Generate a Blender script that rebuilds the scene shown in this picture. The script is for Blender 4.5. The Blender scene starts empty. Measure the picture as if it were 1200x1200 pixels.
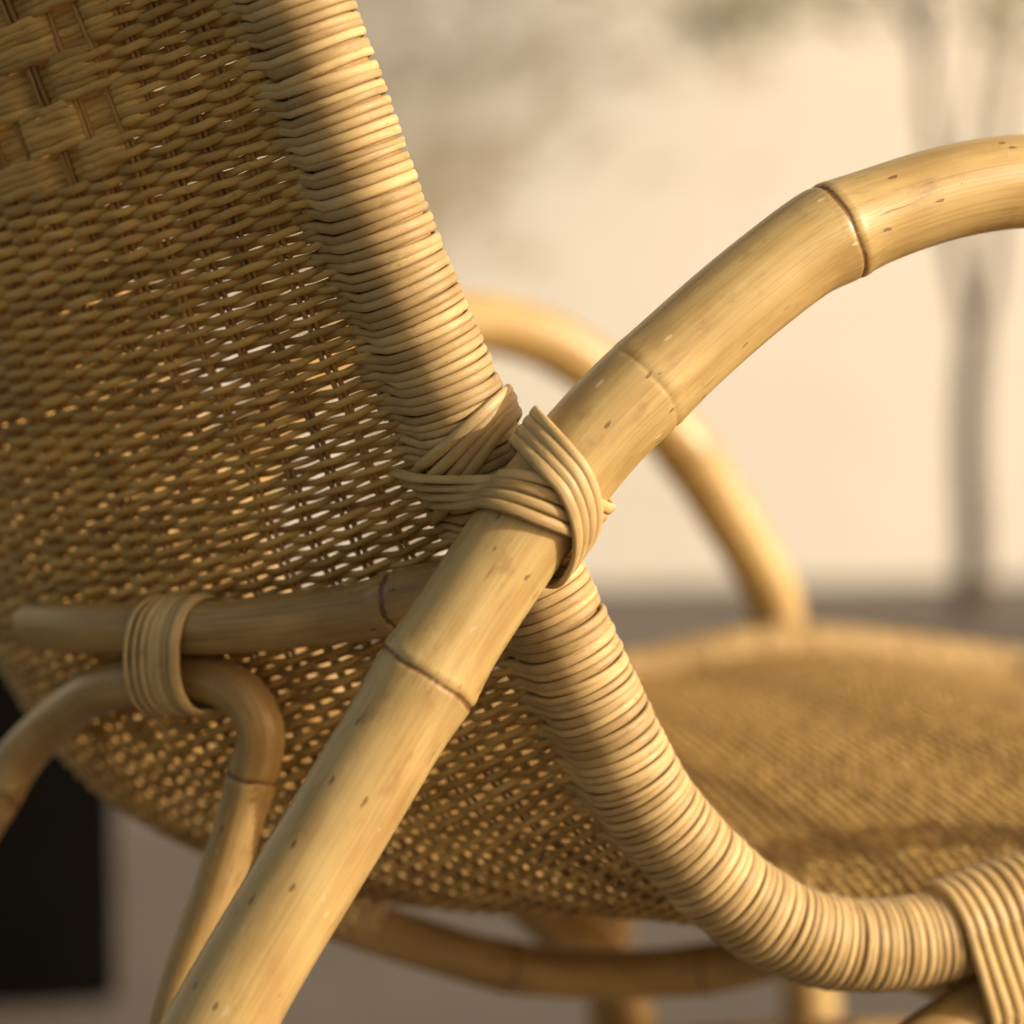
import bpy, math, random
import numpy as np

# ------------------------------------------------------------------ camera, sky, sun, exposure
scene = bpy.context.scene
col = scene.collection
cam_d = bpy.data.cameras.new("camera")
cam = bpy.data.objects.new("camera", cam_d); col.objects.link(cam)
cam.location = (0, 0, .63)
cam.rotation_euler = (math.radians(90 - 5.0), 0, 0)
cam_d.lens = 85; cam_d.sensor_width = 36; cam_d.clip_start = .02; cam_d.clip_end = 200
cam_d.dof.use_dof = True; cam_d.dof.focus_distance = .776; cam_d.dof.aperture_fstop = 4.3
cam_d.dof.aperture_blades = 0
scene.camera = cam

SUN = np.array([.88, -.31, .385]); SUN /= np.linalg.norm(SUN)      # towards the sun
elev = math.asin(SUN[2]); az = math.atan2(SUN[0], SUN[1])
world = bpy.data.worlds.new("World"); scene.world = world; world.use_nodes = True
nt = world.node_tree
sky = nt.nodes.new("ShaderNodeTexSky"); sky.sky_type = 'NISHITA'; sky.sun_disc = False
sky.sun_elevation = elev; sky.sun_rotation = az
sky.dust_density = 4.0; sky.air_density = 1.0; sky.ozone_density = .6
bg = nt.nodes["Background"]; bg.inputs[1].default_value = .15
tint = nt.nodes.new("ShaderNodeMix"); tint.data_type = 'RGBA'; tint.blend_type = 'MULTIPLY'      # warm white balance of the whole sky
tint.inputs[0].default_value = 1; tint.inputs[7].default_value = (1.0, .80, .53, 1)
nt.links.new(sky.outputs[0], tint.inputs[6]); nt.links.new(tint.outputs[2], bg.inputs[0])
sun_d = bpy.data.lights.new("sun", 'SUN'); sun_d.energy = 3.6; sun_d.angle = math.radians(.5); sun_d.color = (1.0, .90, .765)
sun = bpy.data.objects.new("sun", sun_d); col.objects.link(sun); sun.location = (3, -2, 4)
from mathutils import Vector
sun.rotation_euler = Vector(-SUN).to_track_quat('-Z', 'Y').to_euler()
scene.view_settings.view_transform = 'Standard'; scene.view_settings.look = 'None'
scene.view_settings.exposure = .33; scene.view_settings.gamma = 1; scene.view_settings.use_curve_mapping = False
scene.cycles.max_bounces = 8; scene.cycles.diffuse_bounces = 5
scene.cycles.use_denoising = True

rng = np.random.default_rng(7); random.seed(7)

# ------------------------------------------------------------------ materials
def mat(name):
    m = bpy.data.materials.new(name); m.use_nodes = True
    t = m.node_tree; b = t.nodes["Principled BSDF"]
    return m, t, b
def N(t, kind, **kw):
    n = t.nodes.new(kind)
    for k, v in kw.items():
        if k.startswith('i_'):
            key = k[2:]; n.inputs[int(key) if key.isdigit() else key].default_value = v
        else: setattr(n, k, v)
    return n
def ramp(t, stops):
    r = t.nodes.new("ShaderNodeValToRGB"); e = r.color_ramp.elements
    while len(e) < len(stops): e.new(.5)
    for el, (p, c) in zip(e, stops):
        el.position = p; el.color = (*c, 1) if len(c) == 3 else c
    return r
def mix(t, fac, a, b, blend='MIX'):
    n = t.nodes.new("ShaderNodeMix"); n.data_type = 'RGBA'; n.blend_type = blend
    for sock, v in ((n.inputs[0], fac), (n.inputs[6], a), (n.inputs[7], b)):
        if hasattr(v, 'links'): t.links.new(v, sock)
        elif isinstance(v, (int, float)): sock.default_value = v
        else: sock.default_value = (*v, 1)
    return n.outputs[2]
def lay_coords(t, scale):
    """coordinates that run along a strand or pole (attribute 'lay'), shifted by a random of the object"""
    a = N(t, "ShaderNodeAttribute", attribute_name="lay")
    oi = N(t, "ShaderNodeObjectInfo")
    s = N(t, "ShaderNodeVectorMath", operation='MULTIPLY'); s.inputs[1].default_value = scale
    t.links.new(a.outputs["Vector"], s.inputs[0])
    m = N(t, "ShaderNodeMath", operation='MULTIPLY', i_1=73.0); t.links.new(oi.outputs["Random"], m.inputs[0])
    ad = N(t, "ShaderNodeVectorMath", operation='ADD')
    t.links.new(s.outputs[0], ad.inputs[0]); t.links.new(m.outputs[0], ad.inputs[1])
    return ad.outputs[0], oi.outputs["Random"]
def noise(t, vec, scale=1.0, detail=4, rough=.55):
    n = N(t, "ShaderNodeTexNoise", i_Scale=scale, i_Detail=detail, i_Roughness=rough)
    t.links.new(vec, n.inputs["Vector"]); return n.outputs["Fac"]
def mathn(t, op, a, b=None):
    n = N(t, "ShaderNodeMath", operation=op)
    for k, v in enumerate((a, b)):
        if v is None: continue
        if hasattr(v, 'links'): t.links.new(v, n.inputs[k])
        else: n.inputs[k].default_value = v
    return n.outputs[0]
def bump(t, b, h, strength, dist):
    n = N(t, "ShaderNodeBump", i_Strength=strength, i_Distance=dist)
    t.links.new(h, n.inputs["Height"]); t.links.new(n.outputs[0], b.inputs["Normal"])

def strand_material(name, light, dark, stain, rough):
    m, t, b = mat(name)
    v, rnd = lay_coords(t, (45, 2600, 2600)); grain = noise(t, v, 1.0, 5)
    v2, _ = lay_coords(t, (55, 90, 90)); patch = noise(t, v2, 1.0, 3)
    v3, _ = lay_coords(t, (150, 500, 500)); spot = noise(t, v3, 1.0, 4, .7)
    r = ramp(t, [(.32, dark), (.52, light), (.72, tuple(min(1, c * 1.25) for c in light))])
    f = mathn(t, 'ADD', mathn(t, 'MULTIPLY', grain, .55), mathn(t, 'MULTIPLY', patch, .45))
    f = mathn(t, 'ADD', f, mathn(t, 'MULTIPLY', mathn(t, 'SUBTRACT', rnd, .5), .42))
    t.links.new(f, r.inputs[0])
    sr = ramp(t, [(.58, (0, 0, 0)), (.70, (1, 1, 1))]); t.links.new(spot, sr.inputs[0])
    sc = mathn(t, 'MULTIPLY', sr.outputs[0], .55)
    c = mix(t, sc, r.outputs[0], stain)
    tc = N(t, "ShaderNodeTexCoord"); z = noise(t, tc.outputs["Object"], 30, 5, .65)
    zr = ramp(t, [(.50, (0, 0, 0)), (.70, (1, 1, 1))]); t.links.new(z, zr.inputs[0])
    c = mix(t, mathn(t, 'MULTIPLY', zr.outputs[0], .42), c, tuple(.45 * a + .55 * b_ for a, b_ in zip(dark, stain)))
    fl = ramp(t, [(.54, (0, 0, 0)), (.66, (1, 1, 1))]); t.links.new(grain, fl.inputs[0])
    c = mix(t, mathn(t, 'MULTIPLY', fl.outputs[0], .30), c, stain)
    t.links.new(c, b.inputs["Base Color"])
    rr = mathn(t, 'ADD', mathn(t, 'MULTIPLY', patch, .25), rough - .12); t.links.new(rr, b.inputs["Roughness"])
    b.inputs["Specular IOR Level"].default_value = .45
    bump(t, b, grain, .5, .0005)
    return m
M_WEAVE = strand_material("weave_rattan", (.50, .33, .105), (.35, .215, .064), (.16, .085, .025), .52)
M_STAKE = strand_material("stake_rattan", (.36, .215, .062), (.24, .13, .038), (.10, .05, .016), .5)
M_WRAP = strand_material("wrap_rattan", (.51, .37, .178), (.38, .262, .115), (.17, .10, .040), .52)
M_BIND = strand_material("binding_rattan", (.55, .40, .190), (.42, .285, .12), (.18, .10, .04), .45)

def bamboo_material(name, light, mid, dark, rough):
    m, t, b = mat(name)
    v, rnd = lay_coords(t, (9, 900, 900)); grain = noise(t, v, 1.0, 5, .6)
    v1, _ = lay_coords(t, (20, 190, 190)); streak = noise(t, v1, 1.0, 4, .55)
    v2, _ = lay_coords(t, (30, 60, 60)); patch = noise(t, v2, 1.0, 3)
    r = ramp(t, [(.36, dark), (.50, mid), (.62, light)])
    f = mathn(t, 'ADD', mathn(t, 'MULTIPLY', streak, .36), mathn(t, 'MULTIPLY', patch, .36))
    f = mathn(t, 'ADD', f, mathn(t, 'MULTIPLY', grain, .28))
    t.links.new(f, r.inputs[0])
    # short dark nicks and scars
    v3, _ = lay_coords(t, (95, 240, 240))
    vo = N(t, "ShaderNodeTexVoronoi", feature='F1', i_Scale=1.0, i_Randomness=1.0)
    wob = noise(t, v3, 2.5, 3, .7)
    va = N(t, "ShaderNodeVectorMath", operation='ADD'); t.links.new(v3, va.inputs[0])
    cw = N(t, "ShaderNodeCombineXYZ"); 
    for k in range(3): t.links.new(mathn(t, 'MULTIPLY', wob, .5), cw.inputs[k])
    t.links.new(cw.outputs[0], va.inputs[1]); t.links.new(va.outputs[0], vo.inputs["Vector"])
    near = mathn(t, 'LESS_THAN', vo.outputs["Distance"], .16)
    sep = N(t, "ShaderNodeSeparateColor"); t.links.new(vo.outputs["Color"], sep.inputs[0])
    pick = mathn(t, 'GREATER_THAN', sep.outputs[0], .77)
    pale = mathn(t, 'MULTIPLY', near, mathn(t, 'GREATER_THAN', sep.outputs[1], .91))
    nick = mathn(t, 'MULTIPLY', near, pick)
    c = mix(t, mathn(t, 'MULTIPLY', nick, .75), r.outputs[0], (.10, .045, .015))
    c = mix(t, mathn(t, 'MULTIPLY', pale, .6), c, (.78, .66, .46))
    v4, _ = lay_coords(t, (5, 1700, 1700)); fib = noise(t, v4, 1.0, 3, .6)
    fr = ramp(t, [(.52, (0, 0, 0)), (.68, (1, 1, 1))]); t.links.new(fib, fr.inputs[0])
    c = mix(t, mathn(t, 'MULTIPLY', fr.outputs[0], .34), c, (.24, .135, .045))
    v5, _ = lay_coords(t, (48, 95, 95)); bru = noise(t, v5, 1.0, 6, .68)
    br = ramp(t, [(.57, (0, 0, 0)), (.68, (1, 1, 1))]); t.links.new(bru, br.inputs[0])
    c = mix(t, mathn(t, 'MULTIPLY', br.outputs[0], .55), c, (.27, .145, .055))
    v6, _ = lay_coords(t, (34, 330, 330)); vo2 = N(t, "ShaderNodeTexVoronoi", feature='F1', i_Scale=1.0)
    wb = N(t, "ShaderNodeVectorMath", operation='MULTIPLY_ADD'); wb.inputs[1].default_value = (1.3, 1.3, 1.3); wn = N(t, "ShaderNodeTexNoise", i_Scale=1.6, i_Detail=3)
    t.links.new(v6, wn.inputs["Vector"]); t.links.new(wn.outputs["Color"], wb.inputs[0]); t.links.new(v6, wb.inputs[2]); t.links.new(wb.outputs[0], vo2.inputs["Vector"])
    sp2 = N(t, "ShaderNodeSeparateColor"); t.links.new(vo2.outputs["Color"], sp2.inputs[0])
    fleck = mathn(t, 'MULTIPLY', mathn(t, 'LESS_THAN', vo2.outputs["Distance"], .17), mathn(t, 'GREATER_THAN', sp2.outputs[0], .86))
    c = mix(t, mathn(t, 'MULTIPLY', fleck, .6), c, (.15, .07, .024))
    # dark scale-leaf scar round every node
    nd = N(t, "ShaderNodeAttribute", attribute_name="node")
    ns = noise(t, v1, 3.0, 3, .7)
    wide = mathn(t, 'MULTIPLY', nd.outputs["Fac"], mathn(t, 'ADD', ns, .25))
    rr = ramp(t, [(.36, (0, 0, 0)), (.72, (1, 1, 1))]); t.links.new(wide, rr.inputs[0])
    c = mix(t, mathn(t, 'MULTIPLY', rr.outputs[0], .9), c, (.13, .055, .017))
    t.links.new(c, b.inputs["Base Color"])
    ro = mathn(t, 'ADD', mathn(t, 'MULTIPLY', patch, .22), rough - .1); t.links.new(ro, b.inputs["Roughness"])
    b.inputs["Specular IOR Level"].default_value = .5
    b.inputs["Coat Weight"].default_value = .15; b.inputs["Coat Roughness"].default_value = .22
    h = mathn(t, 'SUBTRACT', mathn(t, 'MULTIPLY', grain, .5), nick)
    bump(t, b, h, .35, .0005)
    return m
M_ARM = bamboo_material("polished_pole", (.54, .405, .180), (.46, .325, .130), (.34, .215, .078), .42)
M_POLE = bamboo_material("brown_pole", (.47, .315, .125), (.37, .235, .085), (.22, .125, .042), .42)

def plain(name, c1, c2, scale, rough, bstr=.3, bdist=.01, detail=6):
    m, t, b = mat(name)
    tc = N(t, "ShaderNodeTexCoord")
    f = noise(t, tc.outputs["Object"], scale, detail, .62)
    r = ramp(t, [(.3, c1), (.7, c2)]); t.links.new(f, r.inputs[0]); t.links.new(r.outputs[0], b.inputs["Base Color"])
    b.inputs["Roughness"].default_value = rough
    bump(t, b, noise(t, tc.outputs["Object"], scale * 9, 4), bstr, bdist)
    return m
M_WALL = plain("plaster", (.73, .72, .685), (.81, .80, .765), .9, .9, .35, .008)
M_GROUND = plain("paving_concrete", (.080, .068, .058), (.125, .108, .094), 1.7, .85, .4, .006)
M_BARK = plain("bark", (.05, .036, .025), (.10, .075, .05), 14, .9, .6, .01)
M_LEAF = plain("olive_leaf", (.22, .21, .09), (.34, .31, .16), 9, .6, .1, .002)
M_BLACK = plain("charcoal_metal", (.0012, .0011, .001), (.003, .0028, .0025), 5, .75, .1, .002)
M_BLACK.node_tree.nodes["Principled BSDF"].inputs["Specular IOR Level"].default_value = .03
M_SOIL = plain("soil", (.03, .02, .012), (.06, .04, .025), 20, 1, .8, .02)

# ------------------------------------------------------------------ mesh helpers
def catmull(P, n=1500, closed=False):
    P = np.asarray(P, float); k = len(P); t = np.linspace(0, k - 1, n)
    i = np.clip(np.floor(t).astype(int), 0, k - 2); f = (t - i)[:, None]
    g = lambda j: P[np.clip(j, 0, k - 1)]
    a, b, c, d = g(i - 1), g(i), g(i + 1), g(i + 2)
    return .5 * (2 * b + (c - a) * f + (2 * a - 5 * b + 4 * c - d) * f ** 2 + (3 * b - a - 3 * c + d) * f ** 3)
def arclen(q): return np.r_[0, np.cumsum(np.linalg.norm(np.diff(q, axis=0), axis=1))]
def at_len(q, s, u): return np.stack([np.interp(u, s, q[:, k]) for k in range(q.shape[1])], 1)
def unit(v): return v / np.maximum(np.linalg.norm(v, axis=-1, keepdims=True), 1e-12)

def tube_arrays(path, ra, rb=None, side=10, ref=None, caps=True, power=1.0):
    """tube round a path. ra = radius along ref, rb = radius across it. returns verts, quads, lay, ring count"""
    path = np.asarray(path, float); n = len(path)
    T = unit(np.gradient(path, axis=0))
    if ref is None:
        v = np.array([0, 0, 1.]) if abs(T[0, 2]) < .8 else np.array([1., 0, 0])
        U = np.zeros((n, 3)); v = v - T[0] * (v @ T[0]); v /= np.linalg.norm(v)
        for i in range(n):
            v = v - T[i] * (v @ T[i]); v = v / np.linalg.norm(v); U[i] = v
    else:
        U = np.broadcast_to(np.asarray(ref, float), (n, 3)); U = unit(U - T * np.sum(U * T, 1, keepdims=True))
    V = np.cross(T, U)
    ra = np.asarray(ra, float)
    if ra.ndim == 2: rb = ra
    else:
        ra = np.broadcast_to(ra, (n,))[:, None]; rb = ra if rb is None else np.broadcast_to(rb, (n,))[:, None]
    th = np.linspace(0, 2 * math.pi, side, endpoint=False)
    c, s = np.cos(th), np.sin(th)
    if power != 1.0: c, s = np.sign(c) * np.abs(c) ** power, np.sign(s) * np.abs(s) ** power
    vt = path[:, None] + U[:, None] * (ra * c)[..., None] + V[:, None] * (rb * s)[..., None]
    L = arclen(path)
    lay = np.stack([np.repeat(L[:, None], side, 1), ra * c, rb * s], -1)
    i = np.arange(n - 1)[:, None] * side; j = np.arange(side)[None]
    k = (j + 1) % side
    quads = np.stack([i + j, i + k, i + side + k, i + side + j], -1).reshape(-1, 4)
    vt = vt.reshape(-1, 3); lay = lay.reshape(-1, 3)
    tris = np.zeros((0, 3), int)
    if caps:
        m = len(vt); vt = np.vstack([vt, path[0], path[-1]]); lay = np.vstack([lay, [0, 0, 0], [L[-1], 0, 0]])
        jj = np.arange(side); kk = (jj + 1) % side; e = (n - 1) * side
        tris = np.vstack([np.stack([kk, jj, np.full(side, m)], 1), np.stack([e + jj, e + kk, np.full(side, m + 1)], 1)])
    return vt, quads, tris, lay

def make_mesh(name, parts, material, node=None, smooth=True):
    """parts: list of (verts, quads, tris, lay)"""
    vs, qs, ts, ls = [], [], [], []; o = 0
    for v, q, t, l in parts:
        vs.append(v); qs.append(q + o); ts.append(t + o); ls.append(l); o += len(v)
    v = np.vstack(vs); q = np.vstack(qs); t = np.vstack(ts); l = np.vstack(ls)
    me = bpy.data.meshes.new(name)
    me.vertices.add(len(v)); me.vertices.foreach_set("co", v.astype(np.float32).ravel())
    idx = np.r_[q.ravel(), t.ravel()]
    me.loops.add(len(idx)); me.loops.foreach_set("vertex_index", idx.astype(np.int32))
    tot = np.r_[np.full(len(q), 4), np.full(len(t), 3)]
    st = np.r_[0, np.cumsum(tot)[:-1]]
    me.polygons.add(len(tot)); me.polygons.foreach_set("loop_start", st.astype(np.int32))
    me.update(calc_edges=True)
    if smooth: me.polygons.foreach_set("use_smooth", np.ones(len(tot), bool))
    a = me.attributes.new("lay", 'FLOAT_VECTOR', 'POINT'); a.data.foreach_set("vector", l.astype(np.float32).ravel())
    if node is not None:
        nd = np.zeros(len(v)); nd[:len(node)] = node
        a = me.attributes.new("node", 'FLOAT', 'POINT'); a.data.foreach_set("value", nd.astype(np.float32))
    me.materials.append(material)
    return me
def obj(name, me, parent=None, **props):
    o = bpy.data.objects.new(name, me); col.objects.link(o)
    if parent is not None: o.parent = parent
    for k, v in props.items(): o[k] = v
    return o
def tube_obj(name, path, ra, material, parent, rb=None, side=10, ref=None, **props):
    return obj(name, make_mesh(name, [tube_arrays(path, ra, rb, side, ref)], material), parent, **props)

def box_parts(boxes):
    out = []
    for (x0, x1, y0, y1, z0, z1) in boxes:
        v = np.array([[x, y, z] for z in (z0, z1) for y in (y0, y1) for x in (x0, x1)], float)
        q = np.array([[0, 2, 3, 1], [4, 5, 7, 6], [0, 1, 5, 4], [2, 6, 7, 3], [0, 4, 6, 2], [1, 3, 7, 5]])
        out.append((v, q, np.zeros((0, 3), int), v * 0))
    return out
def bevel(o, w, seg=2):
    m = o.modifiers.new("bevel", 'BEVEL'); m.width = w; m.segments = seg

# ------------------------------------------------------------------ the setting: ground and wall
def grid_mesh(name, x0, x1, y0, y1, n, material, f):
    xs, ys = np.linspace(x0, x1, n), np.linspace(y0, y1, n)
    X, Y = np.meshgrid(xs, ys); v = f(X, Y).reshape(-1, 3)
    i, j = np.meshgrid(np.arange(n - 1), np.arange(n - 1)); a = (j * n + i).ravel()
    q = np.stack([a, a + 1, a + n + 1, a + n], 1)
    return make_mesh(name, [(v, q, np.zeros((0, 3), int), v * 0)], material)
obj("ground", grid_mesh("ground", -60, 60, -60, 60, 3, M_GROUND, lambda X, Y: np.stack([X, Y, X * 0], -1)), kind="structure")

wall = obj("plaster_wall", make_mesh("plaster_wall", box_parts([(-7, 9, 0, .25, -.05, 3.4)]), M_WALL, smooth=False),
           label="long cream plaster wall standing behind the chair and the slender tree", category="wall")
wall.location = (0, 5.3, 0); wall.rotation_euler = (0, 0, math.radians(8)); bevel(wall, .02)
cop = obj("coping", make_mesh("coping", box_parts([(-7.05, 9.05, -.04, .29, 3.4, 3.47)]), M_WALL, smooth=False), wall); bevel(cop, .01)

# ------------------------------------------------------------------ the rattan chair (local: x forward, y across, z up)
chair = bpy.data.objects.new("rattan_armchair", None); col.objects.link(chair)
chair.location = (-.0821, 1.0314, 0); chair.rotation_euler = (0, 0, math.radians(20))
chair["label"] = "honey coloured rattan armchair with woven back, wrapped rim and smooth pole arms"
chair["category"] = "chair"
HW = .25                                                           # half width between the two side rims
RIM = [(-.150, .930), (-.128, .865), (-.103, .795), (-.0749, .7241), (-.0599, .6846), (-.0445, .6442), (-.0258, .6029),
       (-.0126, .5719), (0, .549), (.014, .5198), (.0295, .4886), (.0465, .4582), (.0727, .4294), (.0964, .4122),
       (.1216, .4032), (.1541, .4023), (.1944, .4110), (.2554, .4175), (.3244, .4270), (.3905, .4240), (.5057, .405)]
_q = catmull(RIM, 4000); _s = arclen(_q); RLEN = _s[-1]
SG = np.linspace(0, RLEN, 400)
Rg = at_len(_q, _s, SG)
_T = unit(np.gradient(Rg, axis=0))
_p = np.pad(_T, ((30, 30), (0, 0)), mode='edge'); Tg = unit(np.stack([np.convolve(_p[:, j], np.ones(61) / 61, 'valid') for j in (0, 1)], 1))
Ng = np.stack([Tg[:, 1], -Tg[:, 0]], 1)                            # outwards: rearwards and down
_B = np.interp(SG, [0, .3, .44, .50, .55, .60, .72, 1], [.12, .135, .156, .128, .05, 0, -.01, 0])
Bg = np.convolve(np.pad(_B, 20, mode='edge'), np.ones(41) / 41, 'valid')
KP = 2.4
def shell(s, l):
    """point of the woven shell: s = length along the rim, l = -1 near rim .. 1 far rim"""
    s, l = np.broadcast_arrays(np.asarray(s, float), np.asarray(l, float))
    f = lambda a: np.interp(s, SG, a)
    p = f(Bg) * (1 - np.abs(l) ** KP)
    return np.stack([f(Rg[:, 0]) + f(Ng[:, 0]) * p, l * HW, f(Rg[:, 1]) + f(Ng[:, 1]) * p], -1)
def shell_frame(s, l, e=.004):
    du = shell(s + e, l) - shell(s - e, l); dl = shell(s, np.clip(l + .01, -1, 1)) - shell(s, np.clip(l - .01, -1, 1))
    n = unit(np.cross(dl, du))                                     # towards the outside of the shell
    return unit(du), unit(dl), n
_tst = shell_frame(np.array(.35), np.array(0.))[2]
OUT = -1.0 if _tst[0] > 0 else 1.0

# stakes: pairs of thin canes running down the back and along the seat, evenly spaced over the back's arc
lf = np.linspace(-1, 1, 801); arc = arclen(shell(.38, lf)); NST = int(round(arc[-1] / .0150))
stake_x = (np.arange(NST) + .5)
def l_of_x(x): return np.interp(np.asarray(x) / NST * arc[-1], arc, lf)
def x_of_l(l): return np.interp(l, lf, arc) / arc[-1] * NST
sv = np.linspace(.006, RLEN - .006, 190)
for j in range(NST):
    l0 = float(l_of_x(stake_x[j]))
    for k in (-1, 1):
        l = np.full(len(sv), l0)
        wob = .0004 * np.sin(sv * 60 + rng.uniform(0, 6)) + .0003 * np.sin(sv * 171 + rng.uniform(0, 6))
        p = shell(sv, l); u, d, n = shell_frame(sv, l)
        p = p + d * (k * .00098 + wob)[:, None] + n * (OUT * .0003 * k)
        tube_obj("stake", p, .00105, M_STAKE, chair, side=5, ref=n)

# weavers: one cane per row, over and under the pairs of stakes
PITCH = .00240
xs = np.linspace(0, NST, NST * 6 + 1); ls = l_of_x(xs)
rows = np.arange(.008, RLEN - .008, PITCH)
hidden_rows = []
for i, s0 in enumerate(rows):
    drift = .00018 * np.sin(xs * .21 + rng.uniform(0, 6.3)) + .00014 * np.sin(xs * .67 + rng.uniform(0, 6.3)) + rng.normal(0, .00007)
    s = s0 + drift
    p = shell(s, ls); u, d, n = shell_frame(s, ls)
    ph = np.cos(math.pi * (xs - .5 + i))
    h = np.sign(ph) * np.abs(ph) ** .8
    rad = np.interp(s0, [.25, .29, .34, .53, .58], [.00162, .00146, .00126, .00130, .00172]) * (1 + rng.normal(0, .05))
    # basket blocks in the middle of the upper back
    g = i // 6
    blk = np.cos(2 * math.pi * (xs + 1.5 * (g % 2)) / 3.0)
    hb = np.clip(2.6 * (blk + .38), -1, 1)
    edge = .80 + .04 * (g % 2)
    m = np.clip((edge - np.abs(ls)) / .02, 0, 1) * (1.0 if s0 < .246 else 0.0)
    h = h * (1 - m) + hb * m
    amp = .00215 * (1 + .10 * np.sin(xs * 1.3 + rng.uniform(0, 6)))
    sag = .00025 * np.cos(2 * math.pi * xs + rng.uniform(0, 6))
    p = p + n * (OUT * amp * h)[:, None] + u * sag[:, None]
    shut = np.clip((.78 - np.abs(ls)) / .22, 0, 1); shut = shut * np.interp(s0, [.40, .52], [1.2, .8])
    rv = rad * (1 + .17 * shut * (1 - m)) * (1 + .05 * np.sin(xs * 2.1 + rng.uniform(0, 6))) * (1 + .12 * m) * np.clip(np.linalg.norm(shell(s0 + .006, ls) - shell(s0 - .006, ls), axis=-1) / .012, .8, 1.7) ** .9
    arr = tube_arrays(p, .00100 * np.ones(len(xs)), rv, 6, n)
    if s0 > .160 and s0 < .160 + 299 * PITCH: obj("weaver", make_mesh("weaver", [arr], M_WEAVE), chair)
    else: hidden_rows.append(arr)
obj("weaver_rows", make_mesh("weaver_rows", hidden_rows, M_WEAVE), chair, kind="stuff")

# side rims: a core pole with close turns of cane round it
R_CORE = .0142; R_TURN = .0155
def rim_frame(s, side):
    """centre, tangent, direction into the woven shell, outward normal"""
    c = np.array([np.interp(s, SG, Rg[:, 0]), side * HW, np.interp(s, SG, Rg[:, 1])])
    t2 = np.array([np.interp(s, SG, _T[:, 0]), np.interp(s, SG, _T[:, 1])])
    T = np.array([t2[0], 0, t2[1]]); T /= np.linalg.norm(T)
    l1 = side * .93
    e1 = shell(s, l1) - c; e1 -= T * (e1 @ T); e1 /= np.linalg.norm(e1)
    e2 = np.cross(T, e1)
    out = np.array([np.interp(s, SG, Ng[:, 0]), 0, np.interp(s, SG, Ng[:, 1])])
    if e2 @ (out + np.array([0, side * .6, 0])) < 0: e2 = -e2
    return c, T, e1, e2
TURN = .00315
def turn_path(s, side, r=R_TURN, tilt=0.0, tail=.010, lead=.003, phi0=34):
    """one turn: leaves the weave on the outer face, goes round the rim and back into the inner face"""
    c, T, e1, e2 = rim_frame(s, side)
    a0 = math.radians(phi0)
    th = np.linspace(a0, 2 * math.pi - a0, 22)
    pts = [(math.cos(a) * r, math.sin(a) * r, (a / math.pi - 1) * TURN * .5 + tilt * math.cos(a)) for a in th]
    x0, y0, z0 = pts[0]
    pre = [(x0 + tail, .0004, z0 + lead), (x0 + tail * .66, y0 * .22, z0 + lead * .72), (x0 + tail * .32, y0 * .58, z0 + lead * .30)]
    z1 = pts[-1][2]
    post = [(x, -y, z1 + (z - z0)) for x, y, z in pre[::-1]]
    P = catmull(np.array(pre + pts + post), 46)
    q = c + P[:, :1] * e1 + P[:, 1:2] * e2 + P[:, 2:] * T
    radial = P[:, :1] * e1 + P[:, 1:2] * e2
    return q, unit(radial)
for side in (-1, 1):
    cs = np.linspace(0, RLEN, 300)
    core = np.stack([np.interp(cs, SG, Rg[:, 0]), np.full(300, side * HW), np.interp(cs, SG, Rg[:, 1])], -1)
    rim = tube_obj("rim", core, R_CORE, M_STAKE, chair, side=20)
    spare = []
    s = .004; last = 0.
    while s < RLEN - .004:
        wid = TURN * np.clip(rng.normal(1, .12), .7, 1.3)
        q, rad = turn_path(s + wid / 2, side, R_TURN + rng.normal(0, .00014), rng.normal(.0006, .0004),
                             .0105 + rng.uniform(-.002, .003), -.0020 + rng.normal(0, .0006))
        arr = tube_arrays(q, .00115, wid * .49, 10, rad, power=.85)
        seen = (.20 < s < .75) if side < 0 else (.66 < s)
        if seen: obj("wrap_strand", make_mesh("wrap_strand", [arr], M_WRAP), rim)
        else: spare.append(arr)
        s += wid
    obj("wrap_strands", make_mesh("wrap_strands", spare, M_WRAP), rim, kind="stuff")
for (s0, nm) in ((.004, "top_rim"), (RLEN - .004, "front_rim")):
    tube_obj(nm, shell(s0, np.linspace(-1, 1, 60)), .013, M_WRAP, chair, side=16)

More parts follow.
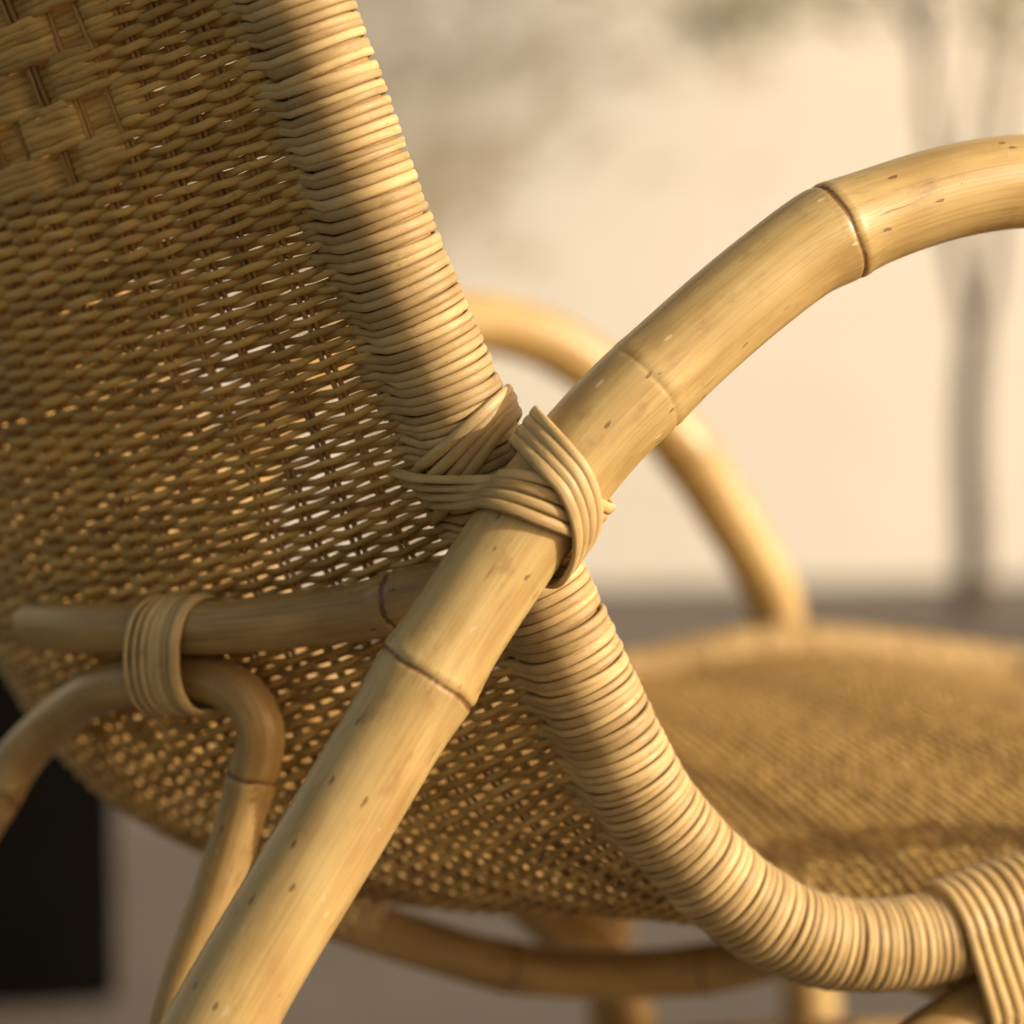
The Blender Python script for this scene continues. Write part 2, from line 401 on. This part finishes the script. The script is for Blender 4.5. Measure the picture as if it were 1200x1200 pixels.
# poles with nodes
def pole(name, pts, r0, r1, nodes, material, swell=.062, groove=.00045, side=36, n_wob=.006, parent=chair, **props):
    q = catmull(pts, 2400); s = arclen(q); Ltot = s[-1]
    u = [0.]
    while u[-1] < Ltot:
        dn = min([abs(u[-1] - (k[0] if isinstance(k, tuple) else k)) for k in nodes] + [9])
        u.append(u[-1] + (.0006 if dn < .004 else .0016 if dn < .018 else .0045))
    u = np.array(u[:-1] + [Ltot]); p = at_len(q, s, u)
    # light smoothing keeps the bends even
    for _ in range(4): p[1:-1] = .25 * p[:-2] + .5 * p[1:-1] + .25 * p[2:]
    rad = np.interp(u, [0, Ltot], [r0, r1]) * (1 + n_wob * np.sin(u * 55 + rng.uniform(0, 6)) + n_wob * np.sin(u * 23 + rng.uniform(0, 6)))
    th = np.linspace(0, 2 * math.pi, side, endpoint=False)
    rad = rad[:, None] * (1 + .010 * np.sin(th + u[:, None] * 9 + rng.uniform(0, 6)) + .006 * np.sin(2 * th - u[:, None] * 21))
    nd = np.zeros((len(u), side))
    for k in nodes:
        ph = rng.uniform(0, 6.3, 4); weak = 1.0
        if isinstance(k, tuple): k, weak = k
        x = u[:, None] - k + .0009 * np.sin(th + ph[0]) + .0004 * np.sin(3 * th + ph[1]) + .00022 * np.sin(7 * th + ph[2])
        sw = swell * (1 + .25 * np.sin(th + ph[3])) * weak
        rad = rad + r0 * sw * np.exp(-(x / .011) ** 2) - weak * groove * np.exp(-(x / .0007) ** 2) + weak * r0 * .017 * np.exp(-((x - .0028) / .0016) ** 2)
        brk = .80 + .28 * np.sin(2 * th + ph[1]) + .18 * np.sin(5 * th + ph[2])
        nd = np.maximum(nd, weak * (brk * np.exp(-(x / .00065) ** 2) + .54 * np.exp(-((x + .0015) / .0065) ** 2)))
    arr = tube_arrays(p, rad, None, side)
    return obj(name, make_mesh(name, [arr], material, node=nd.ravel()), parent, **props), q, s
def node_at(pts, targets):
    q = catmull(pts, 2400); s = arclen(q); return [float(s[np.argmin(np.sum((q - np.array(t)) ** 2, 1))]) for t in targets]

AL = -.2865
ARM = [(-.335, AL, .004), (-.27, AL, .128), (-.20, AL, .252), (-.1305, AL, .3768), (-.1061, AL, .4195), (-.0732, AL, .4702), (-.0454, AL, .5132),
       (-.0171, AL, .5531), (.0088, AL, .5848), (.0352, AL, .6088), (.0620, AL, .6306), (.0894, AL, .6491), (.1175, AL, .6600), (.1430, AL, .6668),
       (.1725, AL, .6701), (.215, AL, .668), (.262, AL, .650), (.305, AL, .610), (.335, AL, .545), (.355, AL, .46), (.372, AL, .33), (.388, AL, .16), (.40, AL, .004)]
pole("arm_pole", ARM, .0168, .0146, node_at(ARM, [(-.25, AL, .16), (-.0454, AL, .5132), (.0960, AL, .6510), (.29, AL, .63), (.385, AL, .2)]) + [(node_at(ARM, [(.0275, AL, .6025)])[0], .40)], M_ARM)
BL = .2865
FARM = [(.040, BL, .004), (.036, BL, .17), (.030, BL, .32), (.026, BL, .42), (.030, BL, .505), (.054, BL, .567), (.085, BL, .602), (.135, BL, .6165), (.1723, BL, .6178), (.2079, BL, .6095),
        (.2389, BL, .5925), (.2705, BL, .5703), (.2974, BL, .5453), (.3193, BL, .5151), (.3415, BL, .4819), (.3585, BL, .4459), (.372, BL, .33), (.388, BL, .16), (.40, BL, .004)]
pole("arm_pole", FARM, .0172, .0165, node_at(FARM, [(.05, BL, .58), (.30, BL, .54), (.38, BL, .2)]), M_ARM)

RAIL = [(-.0221, -.2429, .5349), (-.0347, -.2359, .5317), (-.0459, -.2240, .5265), (-.0648, -.2059, .5219), (-.0840, -.1869, .5180), (-.1027, -.1623, .5150),
        (-.1215, -.1362, .5125), (-.1300, -.1180, .5110), (-.1375, -.0985, .5095)]
for sd in (-1, 1):
    RL = [(a, -sd * b_, c_) for a, b_, c_ in RAIL]
    pole("rear_rail", RL, .0100, .0092, node_at(RL, [(-.0375, sd * .233, .531)]), M_POLE, side=20)

# arched rear brace under the rail
from mathutils import Matrix
ARCH = [(-.36, -.11, .004), (-.27, -.10, .19), (-.195, -.095, .365), (-.1500, -.090, .4470), (-.1300, -.0870, .4690), (-.1183, -.1316, .4895), (-.1015, -.1560, .4962), (-.0870, -.1740, .4975),
        (-.0780, -.1835, .4935), (-.0738, -.1880, .4825), (-.0758, -.1835, .4650), (-.0872, -.1768, .4228), (-.1025, -.1755, .3790), (-.14, -.19, .25), (-.21, -.21, .004)]
ARCH[3] = (-.1471, -.0680, .4425); ARCH[4] = (-.1297, -.0845, .4692)
pole("rear_brace", ARCH, .0104, .0072, node_at(ARCH, [(-.150, -.09, .445), (-.0750, -.1835, .4640), (-.14, -.19, .25)]), M_POLE, side=20)

HOOP = [(-.0462, -.1079, .4040), (.0036, -.0547, .3723), (.0695, -.0384, .3448), (.1217, -.0369, .3356), (.1640, -.0521, .3386), (.1870, -.0805, .3521), (.1924, -.1242, .3635), (.196, -.21, .372)]
pole("under_hoop", HOOP, .0108, .0108, node_at(HOOP, [HOOP[2], (.158, -.050, .3380)]), M_POLE, side=20)
for sd in (-1, 1):
    LEG = [(.110, sd * .245, .004), (.115, sd * .247, .15), (.120, sd * .25, .28), (.130, sd * .25, .338), (.150, sd * .25, .360), (.1951, sd * .25, .3805), (.2400, sd * .25, .3900), (.30, sd * .25, .402), (.38, sd * .25, .400)]
    if sd > 0: LEG = [(.235, .25, .004), (.235, .25, .18), (.242, .25, .31), (.262, .25, .368), (.30, .25, .392), (.34, .25, .402), (.38, .25, .400)]
    pole("front_leg", LEG, .0125, .0115, node_at(LEG, [LEG[1], (.31, sd * .25, .400)]), M_POLE, side=20)
BACKLEG = [(.070, .125, .372), (.1236, .1119, .3455), (.1471, .1022, .3229), (.1666, .0937, .3081), (.1777, .0871, .2807), (.186, .082, .24), (.20, .08, .12), (.215, .08, .004)]
pole("inner_leg", BACKLEG, .0145, .0135, node_at(BACKLEG, [(.19, .08, .2)]), M_POLE, side=20)
STR = [(.04, .10, .262), (.19, .06, .2655), (.32, .035, .264), (.36, .0, .262)]
pole("stretcher", STR, .0105, .0105, node_at(STR, [(.22, .05, .264)]), M_POLE, side=20)

# ------------------------------------------------------------------ cane bindings
def arm_frame(c, d):
    A = unit(np.array(d)); q = np.array([-math.sin(math.radians(20)), -math.cos(math.radians(20)), 0])   # towards the outside viewer
    q = q - A * (q @ A); q /= np.linalg.norm(q); m = np.cross(q, A)
    if m[2] > 0: m = -m
    return np.array(c), A, q, m
AC, AA, AQ, AM = arm_frame((-.006, AL, .5670), (.026, 0, .0317))
def on_arm(t, deg, r):
    a = math.radians(deg); return AC + AA * t + (AQ * math.cos(a) + AM * math.sin(a)) * r
px = .000263
def strand(name, pts, w, th, centre, material=M_BIND, parent=chair, n=60):
    q = at_len(*(lambda z: (z, arclen(z)))(catmull(pts, 600)), np.linspace(0, arclen(catmull(pts, 600))[-1], n))
    ref = q - centre(q)
    return obj(name, make_mesh(name, [tube_arrays(q, th * (1 + .08 * np.sin(np.linspace(0, 9, n) + rng.uniform(0, 6))), w * (1 + .06 * np.sin(np.linspace(0, 13, n) + rng.uniform(0, 6))), 12, ref, power=.8)], material), parent)
def arm_axis(q): return AC + AA * ((q - AC) @ AA)[:, None]
RA = .0168
# lower layer: four canes from the weave across the arm
for k in range(4):
    w = k / 3.0
    t0, t1, t2 = (-62 + 38 * w) * px, (-34 + 50 * w) * px, (2 + 40 * w) * px
    r = RA + .0013 + rng.uniform(0, .0002)
    pts = []
    tailp = shell(.371 + .014 * (1 - w), -.945 + .008 * k)
    uu, dd, nn = shell_frame(np.array(.375), np.array(-.9))
    pts.append(tailp - nn * OUT * .004); pts.append(.55 * tailp + .45 * on_arm(t0 * .9, -100, r + .003) + nn * OUT * .004)
    for deg in np.linspace(-85, 205, 20):
        f = (deg + 90) / 180.
        t = t0 + (t1 - t0) * f * 2 if f < .5 else t1 + (t2 - t1) * min((f - .5) * 2, 1.4)
        pts.append(on_arm(t, deg, r))
    strand("binding_strand", pts, .00185, .0011, arm_axis)
# upper layer: five canes over the arm and down between arm and rim
for k in range(4):
    w = k / 3.0
    t0, t1, t2 = (38 + 42 * w) * px, (12 + 38 * w) * px, (-62 + 44 * w) * px
    r = RA + .0010 + .0019
    pts = []
    for deg in np.linspace(-205, 92, 21):
        f = (deg + 90) / 180.
        if f < .5: t = t0 + (t1 - t0) * max(f, 0) * 2
        else: t = t1 + (t2 - t1) * min(((f - .5) * 2), 1.15) ** 1.25
        pts.append(on_arm(t, deg, r + .0008 * math.exp(-(deg / 50.) ** 2)))
    pts.append(on_arm(t2 - .0022, 112, r - .0004)); pts.append(on_arm(t2 - .0036, 135, r - .0008))
    rc = rim_frame(.430 - .006 * w, -1)[0]; pts.append(pts[-1] * .5 + rc * .5)
    strand("binding_strand", pts, .0020 - .0002 * (k % 2), .0012, arm_axis)
# slanting turns that tie the rim just above the joint
near_rim = [o for o in chair.children if o.name.startswith("rim")][0]
for k in range(4):
    q, rad = turn_path(.366 + .0042 * k, -1, R_TURN + .0022 + .0004 * (k % 2), .0075 + .0016 * k, .009, .004)
    obj("tie_strand", make_mesh("tie_strand", [tube_arrays(q, .0015, .0021, 8, rad)], M_BIND), near_rim)

# binding of rear rail and brace
bc = np.array([-.0965, -.1672, .5062])
for k in range(7):
    o = (k - 3) * .0037
    along = unit(np.array([-.0187, .0250, -.003])); outw = unit(np.array([-.8, -.6, 0.])); upv = np.array([0, 0, 1.])
    pts = []
    for a in np.linspace(math.pi, 3 * math.pi, 46):
        pts.append(bc + along * (o + .0022 * math.cos(a)) + outw * (math.copysign(abs(math.cos(a)) ** .8, math.cos(a)) * .0150) + upv * (math.copysign(abs(math.sin(a)) ** .9, math.sin(a)) * .0206) )
    q = np.array(pts); tube_obj("binding_strand", q, .0008, M_BIND, chair, rb=.0021, side=8, ref=unit(q - bc))
# binding of near rim and front leg
for k in range(11):
    f0 = .1630 + .0044 * k + rng.normal(0, .00007)
    s_i = float(np.interp(f0, Rg[250:, 0], SG[250:]))
    c, T, e1, e2 = rim_frame(s_i, -1)
    up_ = np.array([-T[2], 0, T[0]]);  up_ = up_ if up_[2] > 0 else -up_
    yv = np.array([0, 1., 0])
    pts = []; ext = .0290; r = .0178
    slope = .0045
    for a in np.linspace(0, math.pi, 14): pts.append(c + yv * (math.cos(a) * r) + up_ * (math.sin(a) * r))
    for a in np.linspace(math.pi, 2 * math.pi, 14): pts.append(c - up_ * ext + T * slope + yv * (math.cos(a) * .0150) + up_ * (math.sin(a) * .0150))
    pts.append(pts[0])
    q = catmull(pts, 80); mid = c - up_ * ext * .5
    tube_obj("binding_strand", q, .0015, M_BIND, chair, rb=.00215, side=8, ref=unit((q - mid) - T * ((q - mid) @ T)[:, None]))

# ------------------------------------------------------------------ slender tree by the wall
tree = bpy.data.objects.new("olive_tree", None); col.objects.link(tree); tree.location = (.925, 4.85, 0)
tree["label"] = "slender forked olive tree growing in front of the cream wall"; tree["category"] = "tree"
limbs = []
def limb(pts, r0, r1, n=26):
    q = catmull(pts, n); limbs.append(tube_arrays(q, np.linspace(r0, r1, n), None, 9)); return q
limb([(0, 0, -.02), (.004, 0, .15), (-.008, 0, .36), (0, 0, .56)], .033, .027)
tips = []
for pts, r0 in (([(0, 0, .54), (-.03, 0, .68), (-.075, .01, .88), (-.10, .01, 1.05), (-.115, 0, 1.28), (-.16, 0, 1.6)], .020),
                ([(0, 0, .54), (.035, .02, .66), (.05, .03, .85), (.055, .02, 1.02), (.085, 0, 1.28), (.14, .02, 1.7)], .018),
                ([(-.05, 0, .78), (-.02, -.05, 1.0), (.0, -.06, 1.2), (.02, -.04, 1.75)], .010),
                ([(-.105, 0, 1.12), (-.22, -.04, 1.28), (-.36, -.06, 1.32), (-.52, -.07, 1.22)], .010),
                ([(-.115, 0, 1.28), (-.30, .03, 1.45), (-.52, .04, 1.5), (-.78, .02, 1.42)], .010),
                ([(.085, 0, 1.28), (.20, -.05, 1.45), (.36, -.06, 1.55)], .010),
                ([(-.16, 0, 1.55), (-.35, -.05, 1.75), (-.6, -.05, 1.85)], .009)):
    q = limb(pts, r0, r0 * .45); tips.append(q)
trunk = obj("trunk", make_mesh("trunk", limbs, M_BARK), tree)
lv, lq = [], []
def leaf(c, d, ln):
    d = unit(d); sd_ = unit(np.cross(d, rng.normal(size=3))); n = np.cross(d, sd_); o = len(lv)
    w = ln * .14
    for v in (c, c + d * ln * .35 + sd_ * w + n * w * .3, c + d * ln * .75 + sd_ * w * .75, c + d * ln, c + d * ln * .75 - sd_ * w * .75, c + d * ln * .35 - sd_ * w + n * w * .3): lv.append(v)
    lq.extend([(o, o + 1, o + 5, o), (o + 1, o + 2, o + 4, o + 5), (o + 2, o + 3, o + 4, o + 2)])
def spray(c, n, spread, ln=.06):
    for _ in range(n):
        leaf(np.array(c) + rng.normal(size=3) * np.array([spread, spread * .7, spread * .7]), rng.normal(size=3) + np.array([0, 0, -.15]), ln * rng.uniform(.6, 1.2))
for q in tips:
    for k in range(8, 26):
        if q[k][2] > 1.16: spray(q[k], 10, .075)
for c in ((-.44, -.07, 1.20), (-.50, -.07, 1.17), (-.37, -.06, 1.25), (-.56, -.07, 1.20)): spray(c, 30, .065)
for c in ((-.62, -.05, 1.27), (-.3, -.05, 1.30), (-.22, 0, 1.24), (-.78, 0, 1.36), (.12, 0, 1.26), (-.95, 0, 1.30)): spray(c, 16, .07)
for _ in range(64):
    c = np.array([rng.uniform(-1.0, .6), rng.uniform(-.3, .12), rng.uniform(1.40, 2.25)]); spray(c, 24, .13)
lv = np.array(lv); tri = np.array([[a, b, c] for a, b, c, d in lq if d == a]); qd = np.array([t for t in lq if t[3] != t[0]])
obj("crown", make_mesh("crown", [(lv, qd, tri, lv * 0)], M_LEAF, smooth=False), tree)

# ------------------------------------------------------------------ dark planter behind the chair
pl = bpy.data.objects.new("planter", None); col.objects.link(pl); pl.location = (-.655, 2.32, 0); pl.rotation_euler = (0, 0, math.radians(13))
pl["label"] = "tall charcoal box planter standing on the paving behind the chair"; pl["category"] = "planter"
b = obj("body", make_mesh("body", box_parts([(-.25, .25, -.25, .25, .0, .62)]), M_BLACK, smooth=False), pl); bevel(b, .008)
wl = .27
b = obj("top_frame", make_mesh("top_frame", box_parts([(-wl, wl, -wl, -.21, .622, .66), (-wl, wl, .21, wl, .622, .66), (-wl, -.21, -.208, .208, .622, .66), (.21, wl, -.208, .208, .622, .66)]), M_BLACK, smooth=False), pl); bevel(b, .004)
b = obj("soil", make_mesh("soil", box_parts([(-.207, .207, -.205, .205, .622, .64)]), M_SOIL, smooth=False), pl)
